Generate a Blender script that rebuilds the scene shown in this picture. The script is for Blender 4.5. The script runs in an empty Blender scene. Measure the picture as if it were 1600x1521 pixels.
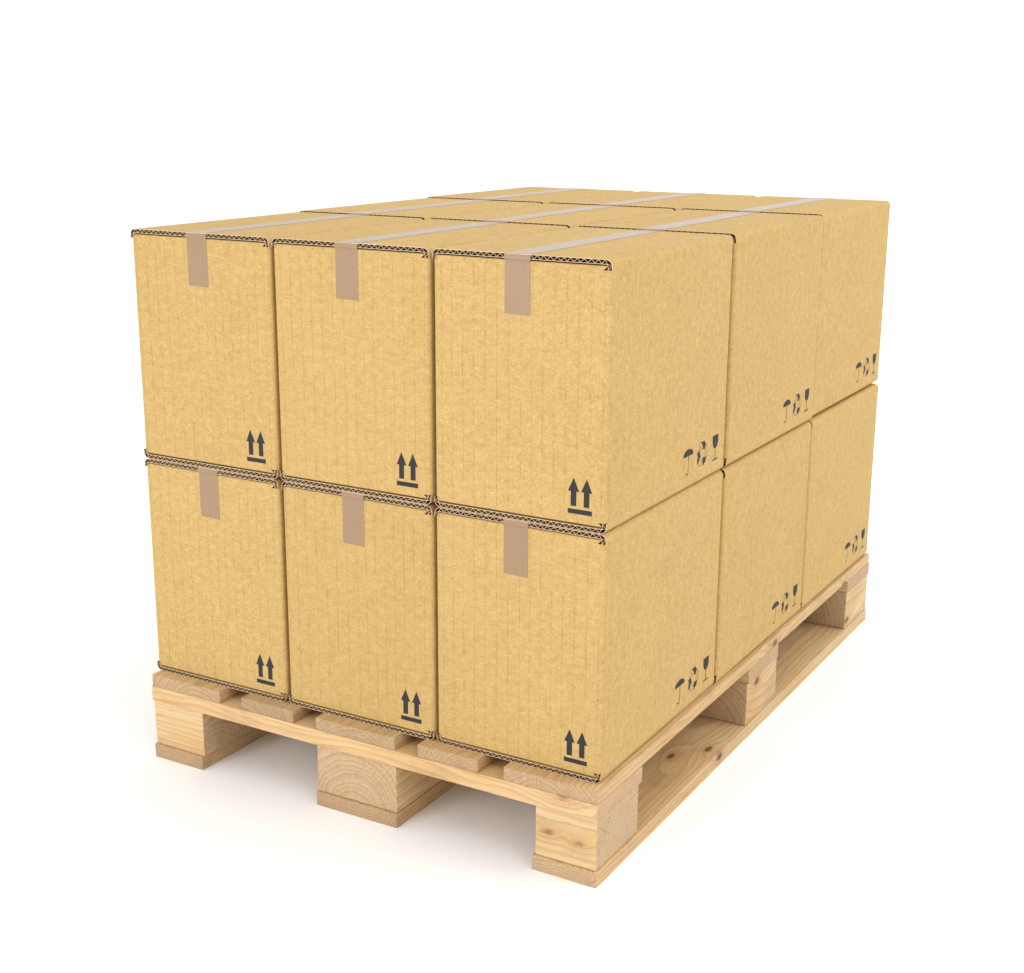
import bpy, bmesh, math, random
from mathutils import Vector, Matrix
random.seed(7)
S = bpy.context.scene
COL = S.collection
R = math.radians

# ------------------------------------------------------------------ camera
cam_d = bpy.data.cameras.new('camera'); cam = bpy.data.objects.new('camera', cam_d); COL.objects.link(cam)
rows = ((0.86473565, 0.50220477, 0.00475671), (0.13424815, -0.2220117, -0.96575786), (-0.48395216, 0.83576383, -0.25940149))
r_, d_, f_ = [Vector(v) for v in rows]
cam.matrix_world = Matrix(((r_.x, -d_.x, -f_.x, 1.57953654), (r_.y, -d_.y, -f_.y, -1.57888923), (r_.z, -d_.z, -f_.z, 1.03575923), (0, 0, 0, 1)))
cam_d.sensor_fit = 'HORIZONTAL'; cam_d.sensor_width = 36; cam_d.lens = 2264.955 / 1600 * 36
cam_d.clip_start = 0.05; cam_d.clip_end = 500
S.camera = cam

# ------------------------------------------------------------------ world, lamps, exposure
w = bpy.data.worlds.new('World'); S.world = w; w.use_nodes = True
bg = w.node_tree.nodes['Background']; bg.inputs[0].default_value = (1, 1, 1, 1); bg.inputs[1].default_value = 1.0
def area(name, loc, tgt, size, power, col=(1, 1, 1)):
    l = bpy.data.lights.new(name, 'AREA'); l.shape = 'RECTANGLE'; l.size, l.size_y = size; l.energy = power; l.color = col
    o = bpy.data.objects.new(name, l); COL.objects.link(o); o.location = loc
    o.rotation_euler = (Vector(tgt) - Vector(loc)).to_track_quat('-Z', 'Y').to_euler(); return o
area('key_softbox', (10.2, 4.2, 10.5), (0.4, 0.4, 0.0), (6.5, 6.5), 603)
area('side_softbox', (9.0, -5.0, 9.5), (0.4, 0.4, 0.0), (6.5, 6.5), 234)
area('front_softbox', (-0.3, -4.4, 3.0), (0.4, 0.2, 0.45), (1.6, 1.6), 34)
area('low_front_softbox', (-1.5, -6.0, 1.4), (0.4, 0.2, 0.5), (2.4, 2.0), 138)
area('rear_softbox', (1.0, 8.0, 8.0), (0.4, 0.4, 0.0), (6.0, 4.0), 185)
S.view_settings.view_transform = 'Standard'; S.view_settings.look = 'None'
S.view_settings.exposure = 0.0; S.view_settings.gamma = 1.0

# ------------------------------------------------------------------ helpers
def mesh_obj(name, verts, faces, mats, parent=None, midx=None, smooth=None):
    me = bpy.data.meshes.new(name); me.from_pydata(verts, [], faces)
    for m in mats: me.materials.append(m)
    if midx:
        for p, i in zip(me.polygons, midx): p.material_index = i
    if smooth is not None:
        for p in me.polygons: p.use_smooth = True
        me.set_sharp_from_angle(angle=R(smooth))
    me.update()
    o = bpy.data.objects.new(name, me); COL.objects.link(o); o.parent = parent
    return o

class MB:
    def __init__(s): s.v = []; s.f = []; s.m = []
    def face(s, pts, m=0):
        b = len(s.v); s.v += [tuple(p) for p in pts]; s.f.append(list(range(b, b + len(pts)))); s.m.append(m)
    def hexa(s, a, b, mats=(0,) * 6):
        """slab between quad a (4 pts) and quad b (4 pts), a faces outwards first"""
        i = len(s.v); s.v += [tuple(p) for p in a] + [tuple(p) for p in b]
        s.f += [[i, i+1, i+2, i+3], [i+7, i+6, i+5, i+4]]; s.m += [mats[0], mats[1]]
        for k in range(4):
            n = (k + 1) % 4; s.f.append([i + k, i + 4 + k, i + 4 + n, i + n]); s.m.append(mats[2 + k])

# ------------------------------------------------------------------ materials
def nt(name):
    m = bpy.data.materials.new(name); m.use_nodes = True; t = m.node_tree
    return m, t, t.nodes['Principled BSDF']
class N:
    def __init__(s, t): s.t = t
    def __call__(s, typ, ins=None, **kw):
        n = s.t.nodes.new(typ)
        for k, v in kw.items(): setattr(n, k, v)
        for k, v in (ins or {}).items():
            if hasattr(v, 'is_output'): s.t.links.new(v, n.inputs[k])
            else: n.inputs[k].default_value = v
        return n
    def m(s, op, a, b=0.0, c=0.0, clamp=False):
        n = s.t.nodes.new('ShaderNodeMath'); n.operation = op; n.use_clamp = clamp
        for i, v in enumerate((a, b, c)):
            if hasattr(v, 'is_output'): s.t.links.new(v, n.inputs[i])
            else: n.inputs[i].default_value = v
        return n.outputs[0]
    def v(s, op, a, b=(0, 0, 0)):
        n = s.t.nodes.new('ShaderNodeVectorMath'); n.operation = op
        for i, x in enumerate((a, b)):
            if hasattr(x, 'is_output'): s.t.links.new(x, n.inputs[i])
            else: n.inputs[i].default_value = x
        return n.outputs['Value'] if op in ('LENGTH', 'DISTANCE', 'DOT_PRODUCT') else n.outputs['Vector']
    def noise(s, vec, scale, detail=3, rough=.5):
        return s('ShaderNodeTexNoise', {'Vector': vec, 'Scale': scale, 'Detail': detail, 'Roughness': rough}).outputs[0]
    def rng(s, x, a, b, c, d):
        return s('ShaderNodeMapRange', {0: x, 1: a, 2: b, 3: c, 4: d}).outputs[0]
    def mix(s, f, a, b, bt='MIX'):
        n = s.t.nodes.new('ShaderNodeMix'); n.data_type = 'RGBA'; n.blend_type = bt
        for i, x in ((0, f), (6, a), (7, b)):
            if hasattr(x, 'is_output'): s.t.links.new(x, n.inputs[i])
            else: n.inputs[i].default_value = x
        return n.outputs[2]

def kraft():
    m, t, p = nt('kraft_cardboard'); n = N(t)
    tc = n('ShaderNodeTexCoord'); oi = n('ShaderNodeObjectInfo')
    off = n.v('MULTIPLY', oi.outputs['Location'], (9.13, 7.7, 5.3))
    P = n.v('ADD', tc.outputs['Object'], off)
    nv = n('ShaderNodeSeparateXYZ', {0: n.v('ABSOLUTE', tc.outputs['Normal'])})
    front, side, top = nv.outputs[1], nv.outputs[0], nv.outputs[2]
    fib = n.noise(n.v('MULTIPLY', P, (150, 210, 480)), 1, 4, .65)
    upr = n.noise(n.v('MULTIPLY', P, (300, 300, 34)), 1, 3, .6)        # fibres lying across the flutes
    fibt = n.noise(n.v('MULTIPLY', P, (420, 60, 400)), 1, 3, .6)        # on the lid they run along it
    fine = n.noise(P, 430, 3, .7)
    mott = n.noise(n.v('MULTIPLY', P, (75, 75, 110)), 1, 3, .55)
    big = n.noise(P, 9, 2, .5)
    fb = n.m('ADD', n.m('MULTIPLY', fib, n.m('SUBTRACT', 1.0, top)), n.m('MULTIPLY', fibt, top))
    # broken dark flute lines, upright on the walls
    so = n('ShaderNodeSeparateXYZ', {0: P})
    u = n.m('ADD', n.m('MULTIPLY', so.outputs[0], n.m('ADD', front, top)), n.m('MULTIPLY', so.outputs[1], side))
    wob = n.noise(n.v('MULTIPLY', P, (2, 2, 14)), 1, 1, .5)
    uu = n.m('ADD', n.m('DIVIDE', u, 0.0172), n.m('MULTIPLY', wob, .16))
    fr = n.m('ABSOLUTE', n.m('SUBTRACT', n.m('FRACT', uu), .5))
    line = n.rng(fr, .0, .042, 1, 0)
    brk = n.rng(n.noise(n.v('MULTIPLY', P, (58.0, 58.0, 26)), 1, 4, .75), .38, .60, .05, 1)
    linem = n.m('MULTIPLY', n.m('MULTIPLY', line, brk), n.m('ADD', n.m('MULTIPLY', front, .30), .15))
    # fine washboard between the lines
    fl = n.m('ABSOLUTE', n.m('SUBTRACT', n.m('FRACT', n.m('MULTIPLY', uu, 4.0)), .5))
    flm = n.m('MULTIPLY', n.rng(fl, 0, .2, 1, 0), .05)
    val = n.m('ADD', n.m('MULTIPLY', n.m('SUBTRACT', fb, .5), .46), n.m('MULTIPLY', n.m('SUBTRACT', mott, .5), .15))
    val = n.m('ADD', val, n.m('MULTIPLY', n.m('SUBTRACT', fine, .5), .78))
    val = n.m('ADD', val, n.m('MULTIPLY', n.m('SUBTRACT', upr, .5), n.m('ADD', n.m('MULTIPLY', side, .34), .08)))
    val = n.m('ADD', val, n.m('MULTIPLY', n.m('SUBTRACT', big, .5), .10))
    val = n.m('ADD', val, n.m('MULTIPLY', n.m('SUBTRACT', n('ShaderNodeTexWhiteNoise', {'Vector': oi.outputs['Location']}).outputs[0], .5), .035))
    k = n.m('ADD', n.m('MULTIPLY', n.m('SUBTRACT', n.m('SUBTRACT', val, linem), flm), 1.0), 1.0)
    base = n.mix(n.rng(mott, .3, .7, 0, 1), KRAFT_A, KRAFT_B)
    kc = n('ShaderNodeCombineXYZ', {0: n.m('POWER', k, .8), 1: k, 2: n.m('POWER', k, 1.45)})
    colr = n.mix(1.0, base, kc.outputs[0], 'MULTIPLY')
    # sparse darker specks
    sp = n('ShaderNodeTexVoronoi', {'Vector': P, 'Scale': 105.0})
    spm = n.m('MULTIPLY', n.rng(sp.outputs['Distance'], .05, .11, 1, 0), n.rng(n.noise(P, 40, 1), .56, .62, 0, .45))
    colr = n.mix(spm, colr, (.30, .17, .06, 1))
    t.links.new(colr, p.inputs['Base Color'])
    p.inputs['Roughness'].default_value = .8; p.inputs['Specular IOR Level'].default_value = .13
    h = n.m('ADD', n.m('MULTIPLY', fb, .5), n.m('SUBTRACT', n.m('MULTIPLY', mott, .8), n.m('MULTIPLY', line, .25)))
    b = n('ShaderNodeBump', {'Height': h, 'Strength': .22, 'Distance': .0006})
    t.links.new(b.outputs[0], p.inputs['Normal'])
    return m
KRAFT_A = (0.470, 0.313, 0.116, 1); KRAFT_B = (0.510, 0.342, 0.134, 1)

def flat(name, colr, rough, spec=.5, nscale=0, namp=0):
    m, t, p = nt(name); n = N(t)
    tc = n('ShaderNodeTexCoord')
    if nscale:
        x = n.rng(n.noise(tc.outputs['Object'], nscale, 3, .6), .3, .7, 1 - namp, 1 + namp)
        c = n.mix(1.0, colr, n('ShaderNodeCombineXYZ', {0: x, 1: x, 2: x}).outputs[0], 'MULTIPLY')
        t.links.new(c, p.inputs['Base Color'])
    else: p.inputs['Base Color'].default_value = colr
    p.inputs['Roughness'].default_value = rough; p.inputs['Specular IOR Level'].default_value = spec
    return m

def wood():
    m, t, p = nt('pallet_pine'); n = N(t)
    tc = n('ShaderNodeTexCoord')
    at = lambda a: n('ShaderNodeAttribute', attribute_name=a, attribute_type='OBJECT').outputs['Vector']
    O = tc.outputs['Object']
    heart, seed, tone = at('heart'), at('seed'), at('tone')
    ts = n('ShaderNodeSeparateXYZ', {0: tone})
    P = n.v('SUBTRACT', O, heart)
    PS = n.v('ADD', O, seed)
    warp = n('ShaderNodeTexNoise', {'Vector': n.v('MULTIPLY', PS, (3.2, 10, 10)), 'Scale': 1, 'Detail': 2}).outputs['Color']
    P2 = n.v('ADD', P, n.v('MULTIPLY', n.v('SUBTRACT', warp, (.5, .5, .5)), (0, .030, .030)))
    warp2 = n('ShaderNodeTexNoise', {'Vector': n.v('MULTIPLY', PS, (30, 120, 120)), 'Scale': 1, 'Detail': 2}).outputs['Color']
    P2 = n.v('ADD', P2, n.v('MULTIPLY', n.v('SUBTRACT', warp2, (.5, .5, .5)), (0, .0022, .0022)))
    # knots push the rings aside
    kn = []
    for a in ('knot_a', 'knot_b', 'knot_c'):
        dv = n.v('MULTIPLY', n.v('SUBTRACT', n.v('ADD', O, n.v('MULTIPLY', n.v('SUBTRACT', warp2, (.5, .5, .5)), (.006, .004, .004))), at(a)), (.42, 1, .8))
        kn.append(n.v('LENGTH', dv))
    kd = n.m('MINIMUM', n.m('MINIMUM', kn[0], kn[1]), kn[2])
    push = n.m('MULTIPLY', n.m('EXPONENT', n.m('MULTIPLY', kd, -75.0)), .016)
    rad = n.v('LENGTH', n.v('MULTIPLY', P2, (0, 1, 1)))
    rad = n.m('ADD', rad, push)
    vary = n.noise(n('ShaderNodeCombineXYZ', {0: n.m('MULTIPLY', rad, 38.0), 1: n.v('LENGTH', seed)}).outputs[0], 1, 1, .5)
    q = n.m('FRACT', n.m('ADD', n.m('MULTIPLY', rad, ts.outputs[2]), n.m('MULTIPLY', vary, 3.0)))                 # tone.z = rings per metre
    ring = n.m('MULTIPLY', n.m('POWER', q, 2.2), n.rng(q, .9, 1, 1, 0))
    # end faces show the rings crisply, long faces as broad figure
    nx = n('ShaderNodeSeparateXYZ', {0: n.v('ABSOLUTE', tc.outputs['Normal'])}).outputs[0]
    endm = n.rng(nx, .6, .9, 0, 1)
    fibre = n.noise(n.v('MULTIPLY', PS, (9, 420, 420)), 1, 4, .6)
    fibre2 = n.noise(n.v('MULTIPLY', PS, (3.5, 70, 70)), 1, 3, .6)
    saw = n.noise(n.v('MULTIPLY', PS, (60, 260, 900)), 1, 3, .65)
    patch = n.noise(n.v('MULTIPLY', PS, (5, 16, 16)), 1, 3, .55)
    light = (.600, .425, .225, 1); warm = (.555, .355, .148, 1); dark = (.290, .165, .076, 1); pale = (.59, .435, .275, 1)
    base = n.mix(n.rng(patch, .35, .68, 0, 1), light, warm)
    base = n.mix(n.m('MULTIPLY', n.rng(fibre2, .5, .72, 0, 1), .40), base, pale)
    base = n.mix(n.m('MULTIPLY', ring, n.m('ADD', n.m('MULTIPLY', endm, .18), .55)), base, dark)
    base = n.mix(n.m('MULTIPLY', n.rng(fibre, .48, .72, 0, 1), .50), base, (.36, .20, .090, 1))
    endc = n.mix(n.rng(saw, .38, .64, 0, .75), (.520, .365, .215, 1), (.330, .210, .115, 1))
    endc = n.mix(n.m('MULTIPLY', ring, .55), endc, (.26, .145, .070, 1))
    # drying checks run outwards from the heart on the sawn ends
    sp = n('ShaderNodeSeparateXYZ', {0: P})
    ang = n.m('ARCTAN2', sp.outputs[2], sp.outputs[1])
    ck = n.noise(n('ShaderNodeCombineXYZ', {0: n.m('MULTIPLY', ang, 26.0), 1: n.m('MULTIPLY', rad, 9.0), 2: n.v('LENGTH', seed)}).outputs[0], 1, 2, .5)
    ckm = n.m('MULTIPLY', n.rng(n.m('ABSOLUTE', n.m('SUBTRACT', ck, .5)), 0, .022, 1, 0), n.rng(patch, .45, .6, 0, .55))
    endc = n.mix(ckm, endc, (.17, .085, .04, 1))
    c = n.mix(n.m('MULTIPLY', endm, .85), base, endc)
    # knots
    kd2 = n.m('ADD', kd, n.m('MULTIPLY', n.m('SUBTRACT', n.noise(n.v('MULTIPLY', PS, (150, 300, 300)), 1, 3, .6), .5), .0040))
    km = n.rng(kd2, .0030, .0056, 1, 0)
    halo = n.m('MAXIMUM', n.rng(kd2, .0056, .0075, .62, .0), n.rng(kd, .004, .018, .36, 0))
    c = n.mix(halo, c, (.34, .155, .058, 1)); c = n.mix(n.m('MULTIPLY', km, .9), c, (.13, .055, .025, 1))
    # faint grey handling dirt
    dirt = n.rng(n.noise(n.v('MULTIPLY', PS, (13, 22, 22)), 1, 5, .7), .52, .78, 0, .5)
    c = n.mix(dirt, c, (.26, .185, .12, 1))
    tv = n('ShaderNodeCombineXYZ', {0: ts.outputs[0], 1: n.m('MULTIPLY', ts.outputs[0], ts.outputs[1]), 2: n.m('MULTIPLY', ts.outputs[0], n.m('POWER', ts.outputs[1], 2.0))})
    c = n.mix(1.0, c, tv.outputs[0], 'MULTIPLY')
    t.links.new(c, p.inputs['Base Color'])
    p.inputs['Roughness'].default_value = .62; p.inputs['Specular IOR Level'].default_value = .3
    h = n.m('ADD', n.m('MULTIPLY', fibre, .6), n.m('SUBTRACT', n.m('MULTIPLY', saw, n.m('ADD', .3, endm)), n.m('MULTIPLY', ring, .5)))
    b = n('ShaderNodeBump', {'Height': h, 'Strength': .45, 'Distance': .0009})
    t.links.new(b.outputs[0], p.inputs['Normal'])
    return m

M_K = kraft()
M_EDGE = flat('cut_paper_edge', (.80, .60, .39, 1), .85, .2)
M_FLUTE_SHADE = flat('shade_darkened_fluting_paper', (.25, .135, .072, 1), .9, .1)  # brown fluting, darkened so the colour carries the shade of the cavities
M_INK = flat('dark_printing_ink', (.031, .028, .031, 1), .7, .2, 900, .25)
M_WOOD = wood()
def tape_mat():
    m, t, p = nt('tan_packing_tape'); n = N(t)
    tc = n('ShaderNodeTexCoord'); O = tc.outputs['Object']
    x = n.rng(n.noise(n.v('MULTIPLY', O, (260, 8, 8)), 1, 3, .6), .3, .7, .96, 1.04)
    c = n.mix(1.0, (.300, .196, .114, 1), n('ShaderNodeCombineXYZ', {0: x, 1: x, 2: x}).outputs[0], 'MULTIPLY')
    t.links.new(c, p.inputs['Base Color'])
    p.inputs['Roughness'].default_value = .30; p.inputs['Specular IOR Level'].default_value = .32
    b = n('ShaderNodeBump', {'Height': n.noise(O, 90, 3, .6), 'Strength': .12, 'Distance': .001})
    t.links.new(b.outputs[0], p.inputs['Normal']); return m
M_TAPE = tape_mat()
def floor_mat():
    m, t, p = nt('white_studio_floor'); n = N(t)
    p.inputs['Base Color'].default_value = (.95, .95, .95, 1); p.inputs['Roughness'].default_value = .9; p.inputs['Specular IOR Level'].default_value = .1
    return m

# ------------------------------------------------------------------ floor
# floor that sweeps up behind into a tall backdrop
prof = [(-16, 0), (-6, 0), (-2, 0), (2, 0), (5.5, 0)] + [(5.5 + 3.5 * math.sin(a), 3.5 - 3.5 * math.cos(a)) for a in [math.pi / 2 * k / 12 for k in range(1, 13)]] + [(9, 9)]
fv = []; ff = []
for x in (-26, 22): fv += [(x, y, z) for y, z in prof]
n_ = len(prof)
for i in range(n_ - 1): ff.append((i, n_ + i, n_ + i + 1, i + 1))
fl = mesh_obj('floor', fv, ff, [floor_mat()], smooth=60)
fl['kind'] = 'structure'; fl['label'] = 'seamless white studio floor sweeping up into the backdrop'

# ------------------------------------------------------------------ pallet
pal = bpy.data.objects.new('wooden_pallet', None); COL.objects.link(pal)
pal['label'] = 'pale pine shipping pallet with nine blocks carrying the carton stack'; pal['category'] = 'pallet'
PW, PD = .8, 1.2229
Z1, Z2, Z3, Z4 = .0228, .0985, .1231, .1427
FAR = (9.0, 9.0, 9.0)
def timber(name, x0, x1, y0, y1, z0, z1, grain, heart=None, tone=(1, 1), rings=150, knots=(), jit=.0004):
    """one sawn piece; local X runs along the grain"""
    c = Vector(((x0 + x1) / 2, (y0 + y1) / 2, (z0 + z1) / 2)); d = Vector((x1 - x0, y1 - y0, z1 - z0)) / 2
    if grain == 'y': L, B = d.y, d.x
    else: L, B = d.x, d.y
    H = d.z
    bm = bmesh.new(); bmesh.ops.create_cube(bm, size=2)
    for v in bm.verts:
        v.co = Vector((v.co.x * L, v.co.y * B, v.co.z * H))
    for v in bm.verts:
        v.co.x += random.uniform(-jit, jit); v.co.y += random.uniform(-jit, jit)
    bmesh.ops.bevel(bm, geom=list(bm.edges), offset=.0012, segments=2, profile=.6, affect='EDGES')
    me = bpy.data.meshes.new(name); bm.to_mesh(me); bm.free(); me.materials.append(M_WOOD)
    for p in me.polygons: p.use_smooth = True
    me.set_sharp_from_angle(angle=R(50))
    o = bpy.data.objects.new(name, me); COL.objects.link(o); o.parent = pal
    o.location = c
    if grain == 'y': o.rotation_euler = (0, 0, R(90))
    Minv = Matrix.Rotation(-R(90) if grain == 'y' else 0, 4, 'Z')
    o['heart'] = list(heart if heart else (0.0, random.uniform(-.03, .03), random.choice((-1, 1)) * random.uniform(.03, .07)))
    o['seed'] = [random.uniform(0, 50) for _ in range(3)]
    o['tone'] = [float(tone[0]), float(tone[1]), float(rings)]
    ks = [tuple(Minv @ (Vector(k) - c)) for k in knots] + [FAR] * 3
    for a, k in zip(('knot_a', 'knot_b', 'knot_c'), ks): o[a] = list(k)
    return o
# bottom skids
timber('bottom_board', 0, .1, 0, PD, 0, Z1, 'y', tone=(.92, .98), rings=210)
timber('bottom_board', .3275, .4725, 0, PD, 0, Z1, 'y', tone=(.92, .96), rings=190)
timber('bottom_board', .7, .8, 0, PD, 0, Z1, 'y', tone=(1.04, 1.0), rings=190, heart=(0, .02, -.06),
       knots=((.7386, .384, Z1), (.7796, .438, Z1), (.799, .435, .016)))
# blocks
e = .0024
blk = [(.0025, .1035), (.3290, .4722), (.7035, .7985)]
rowsy = [(e, .131, 'near'), (.551, .692, 'mid'), (1.083, PD - e, 'far')]
for i, (bx0, bx1) in enumerate(blk):
    for j, (by0, by1, nm) in enumerate(rowsy):
        g = 'x' if (j == 0 and i != 1) else 'y'
        hrt = {(1, 0): (0, .006, -.052), (0, 0): (0, -.03, -.06), (2, 0): (0, .05, -.055), (2, 1): (0, .03, -.045), (2, 2): (0, .04, -.03)}.get((i, j))
        kn = {(2, 0): ((.7225, .006, .063), (.771, .007, .058)), (2, 1): ((.7985, .596, .088),), (2, 2): ((.7985, 1.096, .038),)}.get((i, j), ())
        tn = {(0, 0): (1.10, 1.03), (2, 0): (1.10, 1.03), (1, 0): (1.10, 1.02), (2, 1): (1.0, .97), (2, 2): (1.06, 1.02)}.get((i, j), (.95, 1))
        timber('block', bx0 + (.0008 if i == 2 else 0), bx1, by0, by1, Z1 + .0009, Z2 - .0006, g, heart=hrt, tone=tn, rings=115 if (i, j) != (2, 0) else 150, knots=kn)
# cross boards
timber('cross_board', 0, PW, 0, .140, Z2, Z3, 'x', tone=(1.10, .98), rings=240, heart=(0, .05, -.05), knots=((.747, .005, .121),))
timber('cross_board', 0, PW, .552, .692, Z2, Z3, 'x', tone=(1.0, .98), rings=200)
timber('cross_board', 0, PW, PD - .140, PD, Z2, Z3, 'x', tone=(1.0, 1.0), rings=200)
# deck boards
deck = [(.0015, .1418), (.1847, .2858), (.3286, .4704), (.5107, .6111), (.6532, .7992)]
tn = [(.98, .97), (.84, .97), (.95, 1.0), (.96, .95), (1.02, 1.0)]
for k, (a, b) in enumerate(deck):
    timber('deck_board', a, b, .0012, PD - .001, Z3, Z4, 'y', tone=tn[k], rings=120 + 12 * k,
           heart=(0, (-.03, .05, .0, -.05, .02)[k], (-.05, -.04, -.07, -.045, -.06)[k]),
           knots=((.7992, .676, .130), (.7992, 1.0615, .1235)) if k == 4 else ())

# ------------------------------------------------------------------ carton
BW, BD = .26626, .39868         # pitch
W = BW - .0038; D = BD - .0028
H = .3503
T = .0060; TL = .0005; S_ = .0135; RO = .0088; PITCH = .0094
PROT = .0014
def flap(name, sx, top, parent):
    """L-shaped corrugated flap: fold over the side wall, liners and fluting as real sheets"""
    xm = W / 2 - .0003
    def path(off):      # off = inset from the outer surface; returns dense polyline
        pts = [(off, S_), (off, RO)]
        r = RO - off
        for k in range(1, 7):
            a = k / 7 * math.pi / 2; pts.append((RO - r * math.cos(a), RO - r * math.sin(a)))
        pts += [(RO, off), (xm, off)]
        return pts      # (x, depth below the top)
    def place(x, d, y):
        X = x if sx < 0 else W - x
        Z = H - d if top else d
        return (X, y, Z)
    b = MB(); y0, y1 = -PROT, D - .0028
    def sheet(pa, pb, ya, yb, ma, mb, mc):
        """sheet between polylines pa (outer) and pb (inner)"""
        for i in range(len(pa) - 1):
            a0, a1, c0, c1 = pa[i], pa[i + 1], pb[i], pb[i + 1]
            b.face([place(*a0, ya), place(*a1, ya), place(*a1, yb), place(*a0, yb)], ma)
            b.face([place(*c0, yb), place(*c1, yb), place(*c1, ya), place(*c0, ya)], mb)
            b.face([place(*a0, ya), place(*c0, ya), place(*c1, ya), place(*a1, ya)], mc)
            b.face([place(*a0, yb), place(*a1, yb), place(*c1, yb), place(*c0, yb)], mc)
        for i, s in ((0, 1), (-1, -1)):
            a, c = pa[i], pb[i]
            b.face([place(*a, ya), place(*a, yb), place(*c, yb), place(*c, ya)], mc)
    sheet(path(0), path(TL), y0, y1, 0, 2, 1)
    sheet(path(T - TL), path(T), y0, y1, 2, 0, 1)
    # fluting: arc length walk on the centreline
    cen = path(T / 2); o_ = path(TL + .0002); i_ = path(T - TL - .0002)
    cum = [0]
    for i in range(len(cen) - 1): cum.append(cum[-1] + math.dist(cen[i], cen[i + 1]))
    def at(pl, s):
        for i in range(len(cum) - 1):
            if s <= cum[i + 1] or i == len(cum) - 2:
                f = (s - cum[i]) / (cum[i + 1] - cum[i]); return (pl[i][0] + (pl[i+1][0] - pl[i][0]) * f, pl[i][1] + (pl[i+1][1] - pl[i][1]) * f)
    rng = random.Random((3 if sx < 0 else 5) + (10 if top else 0))
    s = .0008; k = 0; zz = []
    while s < cum[-1]:
        zz.append(at(o_ if k % 2 else i_, s)); s += PITCH / 2 * rng.uniform(.88, 1.12); k += 1
    if cum[-1] - (s - PITCH / 2) > .0012: zz.append(at(o_ if k % 2 else i_, cum[-1] - .0002))
    h = .00022
    def off(i, sgn):
        dirs = []
        for j in (i - 1, i):
            if 0 <= j < len(zz) - 1:
                dx, dz = zz[j+1][0] - zz[j][0], zz[j+1][1] - zz[j][1]; l = math.hypot(dx, dz); dirs.append((-dz / l, dx / l))
        nx = sum(q[0] for q in dirs) / len(dirs); nz = sum(q[1] for q in dirs) / len(dirs); l2 = max(nx * nx + nz * nz, .45)
        return (zz[i][0] + sgn * h * nx / l2, zz[i][1] + sgn * h * nz / l2)
    A = [off(i, 1) for i in range(len(zz))]; B = [off(i, -1) for i in range(len(zz))]
    sheet(A, B, y0 + .0002, y1 - .0002, 2, 2, 1)
    me = bpy.data.meshes.new(name); me.from_pydata(b.v, [], b.f)
    for m in (M_K, M_EDGE, M_FLUTE_SHADE): me.materials.append(m)
    for p, i in zip(me.polygons, b.m): p.material_index = i
    bm = bmesh.new(); bm.from_mesh(me)
    bmesh.ops.remove_doubles(bm, verts=bm.verts, dist=1e-6)
    bmesh.ops.recalc_face_normals(bm, faces=bm.faces); bm.to_mesh(me); bm.free()
    for p in me.polygons: p.use_smooth = True
    me.set_sharp_from_angle(angle=R(30))
    o = bpy.data.objects.new(name, me); COL.objects.link(o); o.parent = parent
    return o

def body(parent):
    rc = .0060; b = MB()
    def loop(off):
        r = rc - off if rc > off else 0.0006; pts = []
        for cx, cy, a0 in ((W - rc, rc, -90), (W - rc, D - rc, 0), (rc, D - rc, 90), (rc, rc, 180)):
            for k in range(7):
                a = R(a0 + 15 * k); pts.append((cx + r * math.cos(a), cy + r * math.sin(a)) if rc > off else (cx + (rc - off) * 0 + r * math.cos(a), cy + r * math.sin(a)))
        return pts
    lo, li = loop(0), loop(T); n = len(lo); za, zb = S_, H - S_
    for i in range(n):
        j = (i + 1) % n
        b.face([(*lo[i], za), (*lo[j], za), (*lo[j], zb), (*lo[i], zb)])
        b.face([(*li[j], za), (*li[i], za), (*li[i], zb), (*li[j], zb)])
        b.face([(*lo[i], zb), (*lo[j], zb), (*li[j], zb), (*li[i], zb)], 2)  # wall cut edge in the notch, painted dark as slot shade
        b.face([(*li[i], za), (*li[j], za), (*lo[j], za), (*lo[i], za)], 2)
    g = .0020
    def ext(y0, y1, outer):
        for top in (True, False):
            zA = zb if top else za; zB = H - T - g if top else T + g
            # notched sides: the slot beside the fold is wider on the right-hand side
            xa0, xa1 = .0052, .0068
            xb0, xb1 = W - .0128, W - .0074
            bev = .0009
            q0 = [(xa0, zA), (xb0, zA), (xb1, zB - (bev if top else -bev)), (xa1, zB - (bev if top else -bev))]
            if not top: q0 = q0[::-1]
            yo, yi = (y0, y1) if outer < 0 else (y1, y0)
            b.hexa([(x, yo, z) for x, z in q0], [(x, yi, z) for x, z in q0], (0, 0, 2, 2, 2, 2))  # slot sides use the darkened fluting colour, slot shade painted in
            # rounded crease above
            zt = zB - (bev if top else -bev)
            s = 1 if outer < 0 else -1
            c = [(xa1, yo, zt), (xb1, yo, zt), (xb1 - .0004, yo + s * .0009, zB), (xa1 + .0004, yo + s * .0009, zB)]
            b.face(c, 0)
            b.face([(xa1 + .0004, yo + s * .0009, zB), (xb1 - .0004, yo + s * .0009, zB), (xb1, yi, zB), (xa1, yi, zB)], 0)
    ext(0, T, -1); ext(D - T, D, 1)
    me = bpy.data.meshes.new('carton_body'); me.from_pydata(b.v, [], b.f)
    for m in (M_K, M_EDGE, M_FLUTE_SHADE): me.materials.append(m)
    for p, i in zip(me.polygons, b.m): p.material_index = i
    bm = bmesh.new(); bm.from_mesh(me); bmesh.ops.remove_doubles(bm, verts=bm.verts, dist=1e-6)
    bmesh.ops.recalc_face_normals(bm, faces=bm.faces); bm.to_mesh(me); bm.free()
    for p in me.polygons: p.use_smooth = True
    me.set_sharp_from_angle(angle=R(30))
    o = bpy.data.objects.new('carton_body', me); COL.objects.link(o); o.parent = parent
    return o

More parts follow.
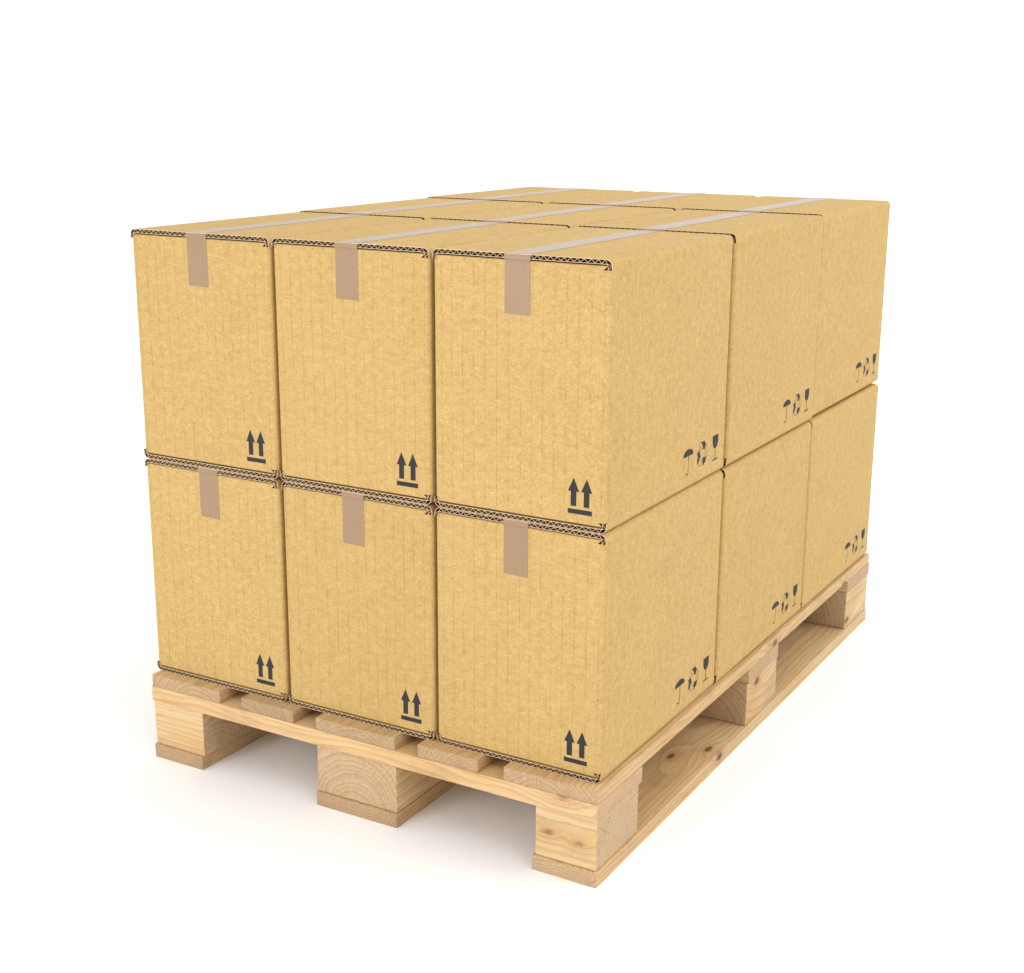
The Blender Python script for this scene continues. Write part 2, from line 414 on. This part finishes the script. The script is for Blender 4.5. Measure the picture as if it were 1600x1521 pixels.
def tape(parent):
    x0, x1 = .1095, .1468; th = .00018
    yf = -PROT - .0002
    fr = [(-.00025, .2735), (-.00025, H - .0110), (-.0006, H - .0080), (yf, H - T - .0008), (yf, H - .0010), (yf + .0010, H + .0002)]
    prof = fr + [(D - y, z) for y, z in fr[::-1]]
    b = MB(); nP = len(prof)
    def nrm(i):
        a = prof[max(i - 1, 0)]; c = prof[min(i + 1, nP - 1)]; dy, dz = c[0] - a[0], c[1] - a[1]; l = math.hypot(dy, dz); return (-dz / l, dy / l)
    out = [(y + nrm(i)[0] * th, z + nrm(i)[1] * th) for i, (y, z) in enumerate(prof)]
    def X(i, side):
        y, z = prof[i]
        wide = .0008 if H - T - .002 < z else 0
        return (x0 - wide * .3 if side < 0 else x1 + wide * 1.2)
    def P(i, side, o, dz=0):
        y, z = (out if o else prof)[i]
        tilt = -.0009 if (i in (0, nP - 1) and side > 0) else 0
        return (X(i, side), y, z - tilt * -1)
    for i in range(nP - 1):
        b.face([P(i, -1, 1), P(i, 1, 1), P(i+1, 1, 1), P(i+1, -1, 1)])
        for sd in (-1, 1): b.face([P(i, sd, 0), P(i, sd, 1), P(i+1, sd, 1), P(i+1, sd, 0)])
    for i in (0, nP - 1): b.face([P(i, -1, 0), P(i, 1, 0), P(i, 1, 1), P(i, -1, 1)])
    o = mesh_obj('packing_tape', b.v, b.f, [M_TAPE], parent)
    return o

def strip(pts, wd):
    """thin printed line as one quad strip"""
    out = []
    for i in range(len(pts) - 1):
        (a, b), (c, d) = pts[i], pts[i + 1]; l = math.hypot(c - a, d - b) or 1; nx, nz = -(d - b) / l * wd / 2, (c - a) / l * wd / 2
        out.append([(a + nx, b + nz), (c + nx, d + nz), (c - nx, d - nz), (a - nx, b - nz)])
    return out
def printed(name, polys, place, parent, label=None):
    b = MB()
    for i, pl in enumerate(polys): b.face([place(u / 1000, v / 1000, i * 2e-6) for u, v in pl])
    o = mesh_obj(name, b.v, b.f, [M_INK], parent)
    return o

def make_carton():
    root = bpy.data.objects.new('cardboard_box', None); COL.objects.link(root)
    body(root)
    for sx in (-1, 1):
        flap('top_flap', sx, True, root)
    for sx in (-1, 1):
        flap('bottom_flap', sx, False, root)
    tape(root)
    dz = -.0015
    F = lambda u, v, e=0: (u - .0012, -.00012 - e, v)
    Sd = lambda u, v, e=0: (W + .00012 + e, u - .0022, v)
    arrow = lambda cx: [[(cx, 69.2), (cx - 8.1, 50.8), (cx - 4.1, 50.8), (cx - 4.1, 31.1), (cx + 4.1, 31.1), (cx + 4.1, 50.8), (cx + 8.1, 50.8)]]
    printed('this_way_up_symbol', arrow(214.6) + arrow(233.6) + [[(206.4, 20.9), (241.7, 20.9), (241.7, 27.3), (206.4, 27.3)]], F, root)
    # umbrella
    can = [(241.3 + 35.4 * (1 - math.cos(math.pi * k / 16)) / 2, 49.5 + 10 * math.sin(math.pi * k / 16) ** .8) for k in range(17)]
    can = [(241.3, 49.5)] + can[1:-1] + [(276.7, 49.5)]
    hook = [(259.6, 50), (259.6, 26)] + [(255.4 + 4.2 * math.cos(a), 26 + 3.6 * math.sin(a)) for a in [-math.pi * k / 8 for k in range(1, 9)]]
    printed('keep_dry_umbrella_symbol', [can] + strip(hook, 1.7) + strip([(259, 59.0), (259, 61)], 1.6), Sd, root)
    rec = [[(304.7, 60.7), (316.6, 60.9), (320.2, 56.6), (323.2, 55.6), (318.5, 47.8), (310.3, 48.9), (312.0, 52.0), (309.3, 55)],
           [(290.4, 47.0), (300.2, 48.0), (304.4, 38.2), (300.8, 38.0), (298.1, 33.2), (295.5, 27.6), (291.0, 35.2), (293.6, 40.5)],
           [(313.8, 37.3), (319.2, 35.2), (327.2, 36.4), (322.3, 27.4), (318.2, 26.8), (314.3, 23.4), (310.9, 31.3)]]
    rec += strip([(304.7, 60.4), (300.0, 60.6), (298.2, 56.5), (302.2, 54.3), (306, 50.0), (310, 49.4)], .75)
    rec += strip([(295, 47.8), (298.3, 50.6), (302.4, 48.0)], .9)
    rec += strip([(295.7, 28), (303, 25.6), (308.4, 27.6), (310.4, 31)], .8) + strip([(300, 34.4), (309.5, 34.6)], .7)
    rec += strip([(322.8, 55.0), (326.6, 49.6), (328.6, 42.0), (326.8, 36.2)], .75) + strip([(319.5, 47.4), (321.4, 41.6), (317.2, 36)], .75)
    printed('recycling_symbol', rec, Sd, root)
    gl = [(347.6, 61.1), (347.8, 51), (349.6, 46), (353.4, 42), (358.7, 40.4), (364, 42), (367.8, 46), (369.5, 51), (369.7, 61.1)]
    printed('fragile_glass_symbol', [gl] + strip([(358.7, 41), (358.7, 24)], 2.0) + [[(348.6, 22.8), (369.2, 22.8), (369.2, 24.8), (348.6, 24.8)]], Sd, root)
    return root
proto = make_carton()
def copy_box(src):
    r = src.copy(); COL.objects.link(r)
    for ch in list(src.children):
        c = ch.copy(); COL.objects.link(c); c.parent = r
    return r

X0, Y0 = -.003 + .001, .0206
ZB = Z4 + .0004
colname = ['left', 'middle', 'right']
labels = {
 (1,0,0): 'kraft carton at the front left corner of the upper layer',
 (1,0,1): 'upper front carton between the two front corner cartons',
 (1,0,2): 'nearest upper carton at the front right corner, front and printed side both showing',
 (1,1,0): 'upper carton in the second row on the left rim',
 (1,1,1): 'carton in the very centre of the upper layer, only its taped lid showing',
 (1,1,2): 'upper carton in the middle of the right side, umbrella print on its side',
 (1,2,0): 'farthest carton at the back left corner of the upper layer, only its lid showing',
 (1,2,1): 'carton in the middle of the back row of the upper layer, only its lid showing',
 (1,2,2): 'upper carton at the far right back corner, its printed side showing',
 (0,0,0): 'lower kraft carton at the front left, standing on the left deck boards of the pallet',
 (0,0,1): 'lower front carton above the middle pallet block, between two other lower cartons',
 (0,0,2): 'lower carton at the near right corner of the pallet, under the nearest upper carton',
 (0,1,0): 'hidden lower carton on the left edge of the pallet, in its second row',
 (0,1,1): 'hidden lower carton at the very centre of the pallet, enclosed by the others',
 (0,1,2): 'lower carton in the middle of the right side, above the middle side block',
 (0,2,0): 'hidden lower carton at the back left corner of the pallet',
 (0,2,1): 'hidden lower carton in the middle of the back row on the pallet',
 (0,2,2): 'lower carton at the far right end of the pallet, under the back corner carton'}
shift = {(1,1,2): .0030, (0,1,2): .0022, (0,2,2): .0030, (1,2,2): .0008, (1,0,2): 0, (0,0,2): 0}
first = True
for lay in range(2):
    for row in range(3):
        for c in range(3):
            b = proto if first else copy_box(proto); first = False
            jx = shift.get((lay, row, c), random.uniform(-.0004, .0004)); jy = random.uniform(-.0003, .0003)
            b.location = (X0 + c * BW + jx + (-.0028, -.0014, 0)[c], Y0 + row * BD + jy + .0022, ZB + lay * (H + .0009) + row * (.0019 if lay else .0003))
            b.rotation_euler = (0, 0, R(random.uniform(-.03, .03)))
            b['label'] = labels[(lay, row, c)]; b['category'] = 'box'; b['group'] = 'cardboard boxes stacked on the pallet'
S.render.resolution_x = 1024; S.render.resolution_y = 973
